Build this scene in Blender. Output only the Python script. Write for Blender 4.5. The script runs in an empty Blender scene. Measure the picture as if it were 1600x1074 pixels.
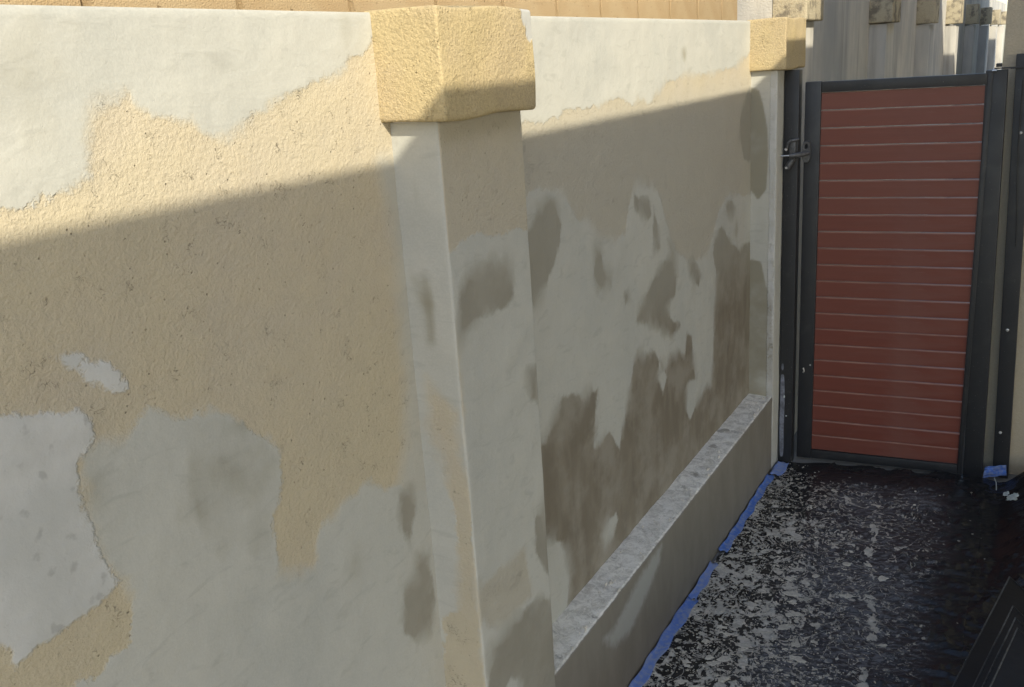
import bpy, bmesh, math, random
import numpy as np
from mathutils import Vector, Matrix

random.seed(7)
RNG = np.random.default_rng(11)
SC = bpy.context.scene
C = SC.collection

# ------------------------------------------------------------------ camera
cam_d = bpy.data.cameras.new('camera')
cam = bpy.data.objects.new('camera', cam_d)
C.objects.link(cam)
cam_d.sensor_fit = 'HORIZONTAL'
cam_d.sensor_width = 36.0
cam_d.lens = 32.781
cam_d.clip_start = 0.05
cam_d.clip_end = 2000
_r = Vector((0.87115692, 0.48666371, -0.06514644))
_u = Vector((-0.08514991, 0.28040965, 0.95609619))
_f = Vector((-0.483565, 0.8273626, -0.28572018))
m = Matrix.Identity(4)
for i in range(3):
    m[i][0], m[i][1], m[i][2] = _r[i], _u[i], -_f[i]
m[0][3], m[1][3], m[2][3] = 1.05439, 0.045082, 1.796075
cam.matrix_world = m
SC.camera = cam

# ------------------------------------------------------------------ light
SUN = Vector((1.0, -0.85, 0.9)).normalized()          # towards the sun
world = bpy.data.worlds.new('World')
SC.world = world
world.use_nodes = True
wn = world.node_tree.nodes
wn.clear()
w_out = wn.new('ShaderNodeOutputWorld')
w_bg = wn.new('ShaderNodeBackground')
sky = wn.new('ShaderNodeTexSky')
sky.sky_type = 'NISHITA'
sky.sun_disc = False
sky.sun_elevation = math.asin(SUN.z)
sky.sun_rotation = math.atan2(SUN.x, SUN.y)
sky.air_density = 1.0
sky.dust_density = 1.0
sky.ozone_density = 0.6
w_bg.inputs['Strength'].default_value = 0.15
world.node_tree.links.new(sky.outputs[0], w_bg.inputs['Color'])
world.node_tree.links.new(w_bg.outputs[0], w_out.inputs['Surface'])
sun_d = bpy.data.lights.new('sun', 'SUN')
sun_d.energy = 3.25
sun_d.angle = math.radians(0.5)
sun_d.color = (1.0, 0.92, 0.75)
sun = bpy.data.objects.new('sun', sun_d)
C.objects.link(sun)
sun.rotation_euler = SUN.to_track_quat('Z', 'Y').to_euler()
sun.location = (5, -5, 8)
SC.view_settings.view_transform = 'Standard'
SC.view_settings.look = 'None'
SC.view_settings.gamma = 1
SC.view_settings.use_curve_mapping = False
SC.view_settings.exposure = 0.80

# ------------------------------------------------------------------ helpers
def thing(name, label, cat, loc=(0, 0, 0), rz=0.0, group=None):
    o = bpy.data.objects.new(name, None)
    o.empty_display_size = 0.1
    C.objects.link(o)
    o.location = loc
    o.rotation_euler = (0, 0, rz)
    tag(o, label, cat, group)
    return o

def tag(o, label, cat, group=None):
    o['label'] = label
    o['category'] = cat
    if group:
        o['group'] = group
    return o

def smooth_mesh(me, angle=None):
    me.polygons.foreach_set('use_smooth', [True] * len(me.polygons))
    if angle:
        me.set_sharp_from_angle(angle=math.radians(angle))

def obj(name, me, mat, parent=None):
    """Link a mesh whose coordinates are local to its parent (or to the world)."""
    o = bpy.data.objects.new(name, me)
    C.objects.link(o)
    if mat is not None and not me.materials:
        me.materials.append(mat)
    if parent is not None:
        o.parent = parent
    return o

def mesh_np(name, V, F, attrs=None, smooth=True, angle=None, origin=(0, 0, 0)):
    me = bpy.data.meshes.new(name)
    V = np.asarray(V, float) - np.asarray(origin, float)
    me.from_pydata(V.tolist(), [], F)
    if attrs:
        for k, a in attrs.items():
            at = me.attributes.new(k, 'FLOAT', 'POINT')
            at.data.foreach_set('value', np.asarray(a, np.float32))
    me.update()
    if smooth:
        smooth_mesh(me, angle)
    return me

def grid_faces(nu, nv, flip=False, off=0):
    i = np.arange(nu - 1)[:, None]
    j = np.arange(nv - 1)[None, :]
    a = (i * nv + j + off).ravel()
    b = ((i + 1) * nv + j + off).ravel()
    c = b + 1
    d = a + 1
    q = np.stack([a, b, c, d] if not flip else [a, d, c, b], 1)
    return q.tolist()

def box_mesh(name, x0, x1, y0, y1, z0, z1, bevel=0.0, seg=2, origin=(0, 0, 0)):
    bm = bmesh.new()
    bmesh.ops.create_cube(bm, size=1)
    for v in bm.verts:
        v.co.x = (x0 if v.co.x < 0 else x1) - origin[0]
        v.co.y = (y0 if v.co.y < 0 else y1) - origin[1]
        v.co.z = (z0 if v.co.z < 0 else z1) - origin[2]
    if bevel:
        bmesh.ops.bevel(bm, geom=bm.edges[:], offset=bevel, segments=seg, affect='EDGES', profile=0.6)
    me = bpy.data.meshes.new(name)
    bm.to_mesh(me)
    bm.free()
    if bevel:
        smooth_mesh(me, 40)
    return me

def tube_mesh(name, pts, r, n=10, closed=False, caps=True):
    pts = [Vector(p) for p in pts]
    V, F = [], []
    N = len(pts)
    rs = r if isinstance(r, (list, tuple)) else [r] * N
    prev = None
    for i, p in enumerate(pts):
        if closed:
            t = (pts[(i + 1) % N] - pts[i - 1]).normalized()
        else:
            t = (pts[min(i + 1, N - 1)] - pts[max(i - 1, 0)]).normalized()
        ref = prev if prev is not None else (Vector((0, 0, 1)) if abs(t.z) < 0.9 else Vector((1, 0, 0)))
        s = (ref - t * ref.dot(t)).normalized()
        prev = s
        b = t.cross(s)
        for k in range(n):
            a = 2 * math.pi * k / n
            V.append(tuple(p + s * (math.cos(a) * rs[i]) + b * (math.sin(a) * rs[i])))
    for i in range(N if closed else N - 1):
        for k in range(n):
            F.append((i * n + k, i * n + (k + 1) % n, ((i + 1) % N) * n + (k + 1) % n, ((i + 1) % N) * n + k))
    if caps and not closed:
        F.append(tuple(range(n))[::-1])
        F.append(tuple((N - 1) * n + k for k in range(n)))
    return mesh_np(name, V, F, angle=50)

def wob(x, y, z, s=1.0):
    """cheap smooth wobble in about -1..1, a function of place only"""
    x, y, z = x * s, y * s, z * s
    return (np.sin(7.1 * x + 3.3 * y + 1.7 * z + 0.4) + np.sin(11.3 * y - 6.1 * z + 1.9)
            + np.sin(13.7 * z + 5.2 * x - 4.4 * y + 2.2) + np.sin(23.0 * y + 17.0 * z - 9.0 * x)) * 0.25

def vnoise(x, y, scale, seed=0):
    """2-D value noise 0..1"""
    r = np.random.default_rng(seed)
    T = r.random((64, 64))
    x = np.asarray(x) * scale; y = np.asarray(y) * scale
    xi = np.floor(x).astype(int); yi = np.floor(y).astype(int)
    fx = x - xi; fy = y - yi
    fx = fx * fx * (3 - 2 * fx); fy = fy * fy * (3 - 2 * fy)
    g = lambda a, b: T[a % 64, b % 64]
    return ((g(xi, yi) * (1 - fx) + g(xi + 1, yi) * fx) * (1 - fy)
            + (g(xi, yi + 1) * (1 - fx) + g(xi + 1, yi + 1) * fx) * fy)

def fbm(x, y, scale, seed=0, oct=4):
    t = 0; a = 0.5; n = 0
    for k in range(oct):
        t = t + a * vnoise(x, y, scale * 2 ** k, seed + k); n += a; a *= 0.5
    return t / n

def sdf(polys, u, v):
    """signed distance (positive inside) to a union of polygons, in metres"""
    best = np.full(u.shape, -1.0)
    for P in polys:
        P = np.asarray(P, float)
        d2 = np.full(u.shape, 1e9)
        ins = np.zeros(u.shape, bool)
        n = len(P)
        for i in range(n):
            ax, ay = P[i]; bx, by = P[(i + 1) % n]
            ex, ey = bx - ax, by - ay
            L = ex * ex + ey * ey + 1e-12
            t = np.clip(((u - ax) * ex + (v - ay) * ey) / L, 0, 1)
            d2 = np.minimum(d2, (u - ax - t * ex) ** 2 + (v - ay - t * ey) ** 2)
            if ay != by:
                c = ((ay > v) != (by > v)) & (u < (bx - ax) * (v - ay) / (by - ay) + ax)
                ins ^= c
        d = np.sqrt(d2)
        best = np.maximum(best, np.where(ins, d, -d))
    return np.clip(best, -1, 1)

def blobs(L, u, v):
    t = np.zeros(u.shape)
    for (a, b, ra, rb, am) in L:
        t = t + am * np.exp(-((u - a) / ra) ** 2 - ((v - b) / rb) ** 2)
    return t

def sstep(a, b, x):
    t = np.clip((x - a) / (b - a), 0, 1)
    return t * t * (3 - 2 * t)

# ------------------------------------------------------------------ node helper
class NT:
    def __init__(self, name):
        self.mat = bpy.data.materials.new(name)
        self.mat.use_nodes = True
        self.t = self.mat.node_tree
        self.t.nodes.clear()
        self.out = self.t.nodes.new('ShaderNodeOutputMaterial')
        self.bsdf = self.t.nodes.new('ShaderNodeBsdfPrincipled')
        self.link(self.bsdf.outputs[0], self.out.inputs['Surface'])
        self.co = None
    def link(self, a, b):
        self.t.links.new(a, b)
    def put(self, sock, v):
        if v is None:
            return
        if hasattr(v, 'is_linked'):
            self.link(v, sock)
        elif isinstance(v, (tuple, list)) and len(v) == 3 and sock.type == 'RGBA':
            sock.default_value = (*v, 1)
        else:
            sock.default_value = v
    def coords(self):
        if self.co is None:
            n = self.t.nodes.new('ShaderNodeTexCoord')
            self.co = n.outputs['Object']
        return self.co
    def scaled(self, s, loc=(0, 0, 0), rot=(0, 0, 0), vec=None):
        n = self.t.nodes.new('ShaderNodeMapping')
        self.link(vec or self.coords(), n.inputs['Vector'])
        n.inputs['Scale'].default_value = s
        n.inputs['Location'].default_value = loc
        n.inputs['Rotation'].default_value = rot
        return n.outputs[0]
    def noise(self, scale, detail=2.0, rough=0.5, dist=0.0, vec=None):
        n = self.t.nodes.new('ShaderNodeTexNoise')
        self.link(vec or self.coords(), n.inputs['Vector'])
        n.inputs['Scale'].default_value = scale
        n.inputs['Detail'].default_value = detail
        n.inputs['Roughness'].default_value = rough
        n.inputs['Distortion'].default_value = dist
        return n.outputs['Fac']
    def voronoi(self, scale, vec=None, feature='F1', out='Distance', rand=1.0):
        n = self.t.nodes.new('ShaderNodeTexVoronoi')
        n.feature = feature
        self.link(vec or self.coords(), n.inputs['Vector'])
        n.inputs['Scale'].default_value = scale
        n.inputs['Randomness'].default_value = rand
        return n.outputs[out]
    def math(self, op, a, b=None, c=None, clamp=False):
        n = self.t.nodes.new('ShaderNodeMath')
        n.operation = op
        n.use_clamp = clamp
        self.put(n.inputs[0], a)
        if b is not None:
            self.put(n.inputs[1], b)
        if c is not None:
            self.put(n.inputs[2], c)
        return n.outputs[0]
    def ramp(self, x, a, b, lo=0.0, hi=1.0):
        n = self.t.nodes.new('ShaderNodeMapRange')
        n.interpolation_type = 'SMOOTHSTEP'
        self.put(n.inputs['Value'], x)
        self.put(n.inputs['From Min'], a)
        self.put(n.inputs['From Max'], b)
        n.inputs['To Min'].default_value = lo
        n.inputs['To Max'].default_value = hi
        return n.outputs[0]
    def mix(self, fac, a, b, mode='MIX'):
        n = self.t.nodes.new('ShaderNodeMix')
        n.data_type = 'RGBA'
        n.blend_type = mode
        self.put(n.inputs[0], fac)
        self.put(n.inputs[6], a)
        self.put(n.inputs[7], b)
        return n.outputs[2]
    def attr(self, name):
        n = self.t.nodes.new('ShaderNodeAttribute')
        n.attribute_name = name
        return n.outputs['Fac']
    def rnd(self):
        return self.t.nodes.new('ShaderNodeObjectInfo').outputs['Random']
    def bump(self, h, dist=0.003, strength=1.0):
        n = self.t.nodes.new('ShaderNodeBump')
        n.inputs['Distance'].default_value = dist
        n.inputs['Strength'].default_value = strength
        self.link(h, n.inputs['Height'])
        self.link(n.outputs[0], self.bsdf.inputs['Normal'])
    def done(self, color=None, rough=0.8, metal=0.0, spec=None):
        self.put(self.bsdf.inputs['Base Color'], color)
        self.put(self.bsdf.inputs['Roughness'], rough)
        self.put(self.bsdf.inputs['Metallic'], metal)
        if spec is not None:
            self.put(self.bsdf.inputs['Specular IOR Level'], spec)
        return self.mat

# ------------------------------------------------------------------ materials
def stucco_texture(n, coarse=1.0):
    """colour factor and height of the old sand-dash coat"""
    grain = n.noise(300 * coarse, 3, 0.65)
    lumps = n.math('SUBTRACT', 0.75, n.voronoi(150 * coarse, feature='SMOOTH_F1'))
    squig = n.noise(70 * coarse, 1.5, 0.5, 1.4)
    line = n.math('SUBTRACT', squig, 0.5)
    line = n.math('ABSOLUTE', line)
    line = n.ramp(line, 0.006, 0.02, 1.0, 0.0)
    gate = n.ramp(n.noise(26, 3, 0.6), 0.575, 0.67)
    pits = n.ramp(n.voronoi(85 * coarse), 0.07, 0.17, 1.0, 0.0)
    pgate = n.ramp(n.noise(45 * coarse, 1), 0.53, 0.64)
    crack = n.math('MAXIMUM', n.math('MULTIPLY', line, gate), n.math('MULTIPLY', pits, pgate))
    h = n.math('ADD', n.math('MULTIPLY', grain, 0.7), n.math('MULTIPLY', lumps, 0.5))
    h = n.math('SUBTRACT', h, n.math('MULTIPLY', crack, 0.8))
    return crack, h, grain

def make_wall_material():
    n = NT('patched_render')
    crack, h_tan, grain = stucco_texture(n)
    big = n.noise(2.3, 3, 0.55)
    mid = n.noise(9, 3, 0.55)
    fine = n.noise(240, 2, 0.6)
    streak = n.noise(1.0, 3, 0.55, 0.4, vec=n.scaled((14, 14, 4)))
    edge = n.math('ADD', n.math('MULTIPLY', n.math('SUBTRACT', n.noise(38, 4, 0.65), 0.5), 0.030),
                  n.math('MULTIPLY', n.math('SUBTRACT', n.noise(150, 2, 0.6), 0.5), 0.012))
    wobble = n.math('MULTIPLY', n.math('SUBTRACT', n.noise(11, 3, 0.6), 0.5), 0.05)
    sd = n.math('ADD', n.attr('plaster'), n.math('ADD', edge, wobble))
    soft = n.math('ADD', 0.004, n.math('MULTIPLY', n.ramp(n.noise(4.5, 2), 0.42, 0.66), 0.022))
    m_p = n.ramp(sd, n.math('MULTIPLY', soft, -1.0), soft)
    m_soft = n.ramp(n.math('ADD', n.attr('softgrey'), wobble), -0.035, 0.03, 0.0, 0.85)
    m_p = n.math('MAXIMUM', m_p, m_soft)
    sd2 = n.math('ADD', n.attr('pale'), edge)
    m_w = n.ramp(sd2, -0.004, 0.005)
    sd3 = n.math('ADD', n.attr('damp'), n.math('ADD', n.math('MULTIPLY', n.math('SUBTRACT', streak, 0.5), 0.045), n.math('MULTIPLY', edge, 0.6)))
    dw = n.math('ADD', 0.007, n.math('MULTIPLY', n.ramp(mid, 0.42, 0.66), 0.045))
    m_d = n.ramp(sd3, n.math('MULTIPLY', dw, -1.0), dw)
    # base coat
    tan = n.mix(n.ramp(big, 0.32, 0.68), (0.500, 0.435, 0.300), (0.478, 0.422, 0.325))
    tan = n.mix(n.ramp(mid, 0.35, 0.7, 0.0, 0.5), tan, (0.52, 0.445, 0.300))
    tan = n.mix(n.ramp(grain, 0.3, 0.7, 0.0, 0.30), tan, (0.60, 0.52, 0.385))
    tan = n.mix(n.math('MULTIPLY', crack, 0.6), tan, (0.14, 0.115, 0.08))
    tan = n.mix(n.attr('fade'), tan, (0.435, 0.410, 0.342))
    # skim coat
    grey = n.mix(n.ramp(big, 0.35, 0.65), (0.475, 0.468, 0.415), (0.425, 0.425, 0.385))
    grey = n.mix(n.ramp(mid, 0.4, 0.72, 0.0, 0.55), grey, (0.51, 0.50, 0.44))
    grey = n.mix(n.ramp(fine, 0.35, 0.7, 0.0, 0.25), grey, (0.55, 0.54, 0.48))
    trow = n.noise(1.0, 3, 0.6, 0.8, vec=n.scaled((6, 14, 40), rot=(0.5, 0, 0)))
    grey = n.mix(n.ramp(trow, 0.55, 0.72, 0.0, 0.3), grey, (0.33, 0.325, 0.29))
    olive = n.ramp(n.math('ADD', n.attr('tint'), n.math('MULTIPLY', n.math('SUBTRACT', mid, 0.5), 0.9)), 0.12, 0.80, 0.0, 0.9)
    grey = n.mix(olive, grey, (0.27, 0.25, 0.185))
    pale = n.mix(n.ramp(mid, 0.3, 0.7), (0.57, 0.565, 0.535), (0.485, 0.485, 0.455))
    pale = n.mix(n.ramp(n.noise(30, 3), 0.62, 0.7, 0.0, 0.5), pale, (0.32, 0.31, 0.29))
    pale = n.mix(n.math('MULTIPLY', olive, 0.9), pale, (0.40, 0.39, 0.355))
    damp = n.mix(n.ramp(streak, 0.35, 0.7), (0.200, 0.172, 0.128), (0.250, 0.220, 0.168))
    damp = n.mix(n.ramp(n.noise(6, 4, 0.6), 0.42, 0.66, 0.0, 0.8), damp, (0.315, 0.288, 0.235))
    damp = n.mix(n.attr('drying'), damp, (0.325, 0.312, 0.26))
    col = n.mix(m_p, tan, grey)
    col = n.mix(m_w, col, pale)
    col = n.mix(m_d, col, damp)
    # relief
    trh = n.math('ADD', n.math('MULTIPLY', trow, 0.35), n.math('MULTIPLY', fine, 0.12))
    trh = n.math('ADD', trh, n.math('MULTIPLY', n.noise(85, 3, 0.6), 0.22))
    m_any = n.math('MAXIMUM', m_p, m_w)
    keep = n.math('SUBTRACT', 1.0, n.math('MULTIPLY', n.math('MAXIMUM', m_any, n.math('MULTIPLY', m_d, 0.85)), 0.92))
    h = n.math('ADD', n.math('MULTIPLY', h_tan, keep), n.math('MULTIPLY', trh, n.math('SUBTRACT', 1.0, keep)))
    h = n.math('ADD', h, n.math('MULTIPLY', m_p, 0.55))
    h = n.math('ADD', h, n.math('MULTIPLY', mid, 2.2))
    h = n.math('ADD', h, n.math('MULTIPLY', m_w, 0.75))
    n.bump(h, 0.0030, 0.75)
    rough = n.math('SUBTRACT', 0.93, n.math('MULTIPLY', m_d, 0.25))
    return n.done(col, rough, spec=0.25)

def make_cap_material(name, c1, c2, dirt=0.0):
    n = NT(name)
    crack, h, grain = stucco_texture(n, 1.0)
    big = n.noise(6, 3)
    col = n.mix(n.ramp(big, 0.35, 0.65), c1, c2)
    col = n.mix(n.ramp(grain, 0.35, 0.65, 0.0, 0.55), col, tuple(min(1, c * 1.32) for c in c1))
    col = n.mix(n.ramp(n.noise(190, 3, 0.6), 0.5, 0.68, 0.0, 0.4), col, tuple(c * 0.62 for c in c1))
    col = n.mix(n.math('MULTIPLY', crack, 0.35), col, (0.22, 0.16, 0.08))
    if dirt:
        d = n.ramp(n.noise(11, 4, 0.65), 0.46, 0.62, 0.0, dirt)
        col = n.mix(d, col, (0.13, 0.115, 0.095))
    sd = n.math('ADD', n.attr('plaster'), n.math('MULTIPLY', n.math('SUBTRACT', n.noise(60, 3), 0.5), 0.02))
    mp = n.ramp(sd, -0.004, 0.004)
    col = n.mix(mp, col, (0.46, 0.455, 0.42))
    n.bump(n.math('MULTIPLY', h, n.math('SUBTRACT', 1.0, n.math('MULTIPLY', mp, 0.8))), 0.0040, 0.85)
    return n.done(col, 0.92, spec=0.2)

def make_ledge_material():
    n = NT('splashed_ledge')
    streak = n.noise(1.0, 3, 0.6, 0.4, vec=n.scaled((10, 10, 4)))
    top = n.attr('top')
    sp = n.noise(26, 5, 0.7, 0.8)
    sp2 = n.noise(130, 3, 0.7)
    edge = n.math('MULTIPLY', n.math('SUBTRACT', n.noise(40, 4, 0.6), 0.5), 0.04)
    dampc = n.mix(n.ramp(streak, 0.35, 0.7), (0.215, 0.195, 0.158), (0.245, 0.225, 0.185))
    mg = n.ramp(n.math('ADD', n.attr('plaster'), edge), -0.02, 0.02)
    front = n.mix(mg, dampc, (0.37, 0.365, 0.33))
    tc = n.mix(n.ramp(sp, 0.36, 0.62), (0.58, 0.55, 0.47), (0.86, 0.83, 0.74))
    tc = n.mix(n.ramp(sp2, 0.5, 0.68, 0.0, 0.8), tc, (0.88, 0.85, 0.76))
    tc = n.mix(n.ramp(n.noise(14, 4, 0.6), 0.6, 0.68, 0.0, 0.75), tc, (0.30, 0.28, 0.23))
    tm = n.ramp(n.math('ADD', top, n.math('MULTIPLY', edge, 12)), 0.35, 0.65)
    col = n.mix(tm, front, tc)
    h = n.math('ADD', n.math('MULTIPLY', streak, 0.3), n.math('MULTIPLY', sp2, n.math('MULTIPLY', tm, 0.8)))
    h = n.math('ADD', h, n.math('MULTIPLY', n.noise(45, 4), 0.4))
    n.bump(h, 0.004, 0.6)
    return n.done(col, 0.8, spec=0.25)

def make_block_material():
    n = NT('sandstone_block')
    g = n.noise(260, 3, 0.6)
    b = n.noise(7, 3)
    pit = n.math('MULTIPLY', n.ramp(n.voronoi(75, vec=n.scaled((1, 1, 0.6))), 0.08, 0.2, 1.0, 0.0), n.ramp(n.noise(40, 1), 0.46, 0.6))
    col = n.mix(n.ramp(b, 0.35, 0.65), (0.40, 0.285, 0.155), (0.44, 0.33, 0.19))
    col = n.mix(n.math('MULTIPLY', n.rnd(), 0.35), col, (0.47, 0.36, 0.215))
    col = n.mix(n.ramp(g, 0.35, 0.7, 0.0, 0.3), col, (0.54, 0.42, 0.26))
    col = n.mix(n.math('MULTIPLY', pit, 0.7), col, (0.2, 0.13, 0.07))
    n.bump(n.math('SUBTRACT', g, pit), 0.004, 0.8)
    return n.done(col, 0.95, spec=0.15)

def make_weathered_material():
    n = NT('weathered_concrete')
    st = n.noise(1.0, 4, 0.65, 0.5, vec=n.scaled((2.6, 2.6, 0.8)))
    st2 = n.noise(1.0, 3, 0.6, 0.3, vec=n.scaled((13, 13, 1.0)))
    b = n.noise(3.0, 4, 0.6)
    col = n.mix(n.ramp(b, 0.35, 0.65), (0.56, 0.53, 0.465), (0.48, 0.46, 0.41))
    col = n.mix(n.ramp(st, 0.36, 0.70, 0.0, 0.75), col, (0.335, 0.335, 0.325))
    col = n.mix(n.ramp(st2, 0.50, 0.74, 0.0, 0.42), col, (0.21, 0.195, 0.17))
    n.bump(n.math('ADD', n.noise(120, 3), n.math('MULTIPLY', b, 0.6)), 0.004, 0.6)
    return n.done(col, 0.95, spec=0.15)

def make_house_material():
    n = NT('cream_house_render')
    b = n.noise(3.0, 3)
    g = n.noise(170, 3, 0.6)
    col = n.mix(n.ramp(b, 0.35, 0.65), (0.50, 0.43, 0.31), (0.44, 0.385, 0.29))
    col = n.mix(n.ramp(g, 0.35, 0.7, 0.0, 0.3), col, (0.60, 0.53, 0.39))
    n.bump(g, 0.004, 0.7)
    return n.done(col, 0.93, spec=0.2)

def make_slat_material():
    n = NT('dark_red_composite')
    g = n.noise(1.0, 3, 0.6, vec=n.scaled((3, 60, 90)))
    lip_light = n.attr('edge')
    sc = n.ramp(n.noise(1.0, 4, 0.6, vec=n.scaled((9, 20, 120))), 0.62, 0.72, 0.0, 0.35)
    col = n.mix(n.ramp(g, 0.3, 0.7), (0.172, 0.050, 0.034), (0.148, 0.044, 0.031))
    col = n.mix(n.math('MULTIPLY', n.rnd(), 0.45), col, (0.175, 0.062, 0.045))
    col = n.mix(sc, col, (0.22, 0.115, 0.095))
    smud = n.ramp(n.noise(1.0, 4, 0.6, 0.6, vec=n.scaled((4, 8, 14))), 0.5, 0.72, 0.0, 0.35)
    col = n.mix(smud, col, (0.185, 0.085, 0.066))
    col = n.mix(n.math('MULTIPLY', lip_light, n.ramp(n.noise(1.0, 2, vec=n.scaled((7, 1, 1))), 0.25, 0.65, 0.25, 1.0)), col, (0.38, 0.215, 0.165))  # bevel painted paler, standing in for light caught along each joint
    n.bump(g, 0.0008, 0.5)
    return n.done(col, n.math('ADD', 0.34, n.math('MULTIPLY', smud, 0.6)), spec=0.38)

def make_black_metal():
    n = NT('black_powder_coat')
    d = n.ramp(n.noise(14, 4, 0.6), 0.5, 0.75, 0.0, 0.55)
    col = n.mix(d, (0.021, 0.022, 0.024), (0.040, 0.040, 0.039))
    spk = n.ramp(n.noise(210, 2), 0.73, 0.76, 0.0, 0.7)
    col = n.mix(spk, col, (0.25, 0.25, 0.24))
    n.bump(n.noise(420, 2), 0.0006, 0.5)
    return n.done(col, n.ramp(n.noise(9, 3), 0.3, 0.7, 0.38, 0.55), spec=0.5)

def simple(name, col, rough=0.6, metal=0.0, var=0.25, scale=30, bump=0.0, spec=None):
    n = NT(name)
    f = n.noise(scale, 4, 0.6)
    c = n.mix(n.ramp(f, 0.3, 0.7), tuple(x * (1 - var) for x in col), tuple(min(1, x * (1 + var)) for x in col))
    if bump:
        n.bump(n.noise(scale * 3, 3), bump, 0.7)
    return n.done(c, rough, metal, spec)

def make_ground_material():
    n = NT('rough_concrete_ground')
    b = n.noise(1.6, 4, 0.6)
    g = n.noise(120, 4, 0.6)
    col = n.mix(n.ramp(b, 0.35, 0.65), (0.20, 0.198, 0.185), (0.26, 0.257, 0.24))
    col = n.mix(n.ramp(g, 0.45, 0.7, 0.0, 0.4), col, (0.2, 0.19, 0.17))
    n.bump(n.math('ADD', g, b), 0.004, 0.6)
    return n.done(col, 0.95, spec=0.2)

def make_sheet_material():
    n = NT('black_plastic_sheet')
    dens = n.attr('splash')
    film = n.attr('scuff')
    sv = n.scaled((1, 1, 1), rot=(0, 0, math.radians(-22)))
    s1 = n.noise(1.0, 5, 0.62, 1.6, vec=n.scaled((17, 13, 1), vec=sv))
    s2 = n.noise(1.0, 4, 0.65, 0.6, vec=n.scaled((62, 52, 1), vec=sv))
    s3 = n.noise(8, 3, 0.6, 0.8)
    v = n.math('ADD', n.math('MULTIPLY', s1, 0.50), n.math('ADD', n.math('MULTIPLY', s2, 0.22), n.math('MULTIPLY', s3, 0.28)))
    thr = n.math('SUBTRACT', 0.665, n.math('MULTIPLY', dens, 0.18))
    spl = n.ramp(n.math('SUBTRACT', v, thr), 0.0, 0.022)
    ridge = n.math('ABSOLUTE', n.math('SUBTRACT', n.noise(1.0, 4, 0.6, 1.6, vec=n.scaled((10, 10, 1), vec=sv)), 0.5))
    line = n.ramp(ridge, 0.006, 0.022, 1.0, 0.0)
    line = n.math('MULTIPLY', line, n.ramp(n.math('ADD', s2, n.math('MULTIPLY', dens, 0.32)), 0.55, 0.63))
    line = n.math('MULTIPLY', line, n.ramp(dens, 0.10, 0.30))
    spl = n.math('MAXIMUM', spl, line)
    d1 = n.noise(1.0, 5, 0.72, 0.8, vec=n.scaled((44, 80, 1), vec=sv))
    dust = n.ramp(n.math('ADD', d1, n.math('MULTIPLY', n.math('SUBTRACT', film, 0.5), 0.16)), 0.50, 0.63, 0.0, 0.72)
    dust = n.math('MULTIPLY', dust, n.ramp(film, 0.05, 0.45))
    haze = n.math('MULTIPLY', film, 0.16)
    dust = n.math('MAXIMUM', dust, haze)
    base = n.mix(n.noise(20, 3), (0.014, 0.0145, 0.0165), (0.023, 0.023, 0.024))
    col = n.mix(dust, base, (0.235, 0.24, 0.255))
    pl = n.mix(n.ramp(n.noise(35, 4), 0.35, 0.65), (0.62, 0.575, 0.49), (0.47, 0.45, 0.395))
    pl = n.mix(n.ramp(s2, 0.5, 0.65, 0.0, 0.6), pl, (0.70, 0.665, 0.59))
    col = n.mix(spl, col, pl)
    h = n.math('ADD', n.math('MULTIPLY', spl, 0.6), n.math('MULTIPLY', n.noise(30, 4, 0.6, 0.8), 0.5))
    h = n.math('ADD', h, n.math('MULTIPLY', n.noise(1.0, 3, 0.5, 1.2, vec=n.scaled((9, 30, 1), vec=sv)), 0.9))
    n.bump(h, 0.006, 0.8)
    rough = n.math('ADD', n.math('ADD', 0.27, n.math('MULTIPLY', dust, 0.6)), n.math('MULTIPLY', spl, 0.5), clamp=True)
    return n.done(col, rough, spec=0.45)

def make_chip_material():
    n = NT('dried_plaster')
    t = n.attr('tone')
    col = n.mix(t, (0.46, 0.435, 0.375), (0.74, 0.69, 0.58))
    col = n.mix(n.ramp(n.noise(140, 3), 0.4, 0.7, 0.0, 0.5), col, (0.40, 0.37, 0.31))
    n.bump(n.noise(220, 3), 0.002, 0.6)
    return n.done(col, 0.95, spec=0.15)

def make_tape_material():
    n = NT('blue_masking_tape')
    dust = n.ramp(n.math('ADD', n.noise(60, 4, 0.65), n.math('MULTIPLY', n.noise(9, 2), 0.4)), 0.60, 0.84, 0.0, 0.65)
    col = n.mix(n.noise(12, 3), (0.07, 0.17, 0.55), (0.12, 0.25, 0.64))
    col = n.mix(n.attr('faded'), col, (0.28, 0.36, 0.63))
    col = n.mix(dust, col, (0.36, 0.40, 0.50))
    n.bump(n.noise(1.0, 3, vec=n.scaled((240, 60, 240))), 0.002, 0.7)
    return n.done(col, 0.62, spec=0.3)

M_WALL = make_wall_material()
M_CAP = make_cap_material('yellow_cap_stucco', (0.47, 0.375, 0.205), (0.43, 0.345, 0.215))
M_CAP_OLD = make_cap_material('stained_cap_concrete', (0.44, 0.385, 0.27), (0.40, 0.345, 0.24), dirt=0.75)
M_LEDGE = make_ledge_material()
M_BLOCK = make_block_material()
M_MORTAR = simple('grey_mortar', (0.17, 0.155, 0.135), 0.95, bump=0.003)
M_WEATHER = make_weathered_material()
M_HOUSE = make_house_material()
M_ROOF = simple('terracotta_roof', (0.28, 0.12, 0.07), 0.85)
M_SLAT = make_slat_material()
M_METAL = make_black_metal()
M_STEEL = simple('bare_steel', (0.55, 0.55, 0.54), 0.3, 1.0, 0.1, 80)
M_ZINC = simple('zinc_screw', (0.50, 0.50, 0.49), 0.45, 0.6, 0.15, 80)
M_LATCH = simple('worn_black_latch', (0.10, 0.101, 0.103), 0.42, 0.3, 0.3, 90)
M_GROUND = make_ground_material()
M_SHEET = make_sheet_material()
M_CHIP = make_chip_material()
M_TAPE = make_tape_material()
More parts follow.
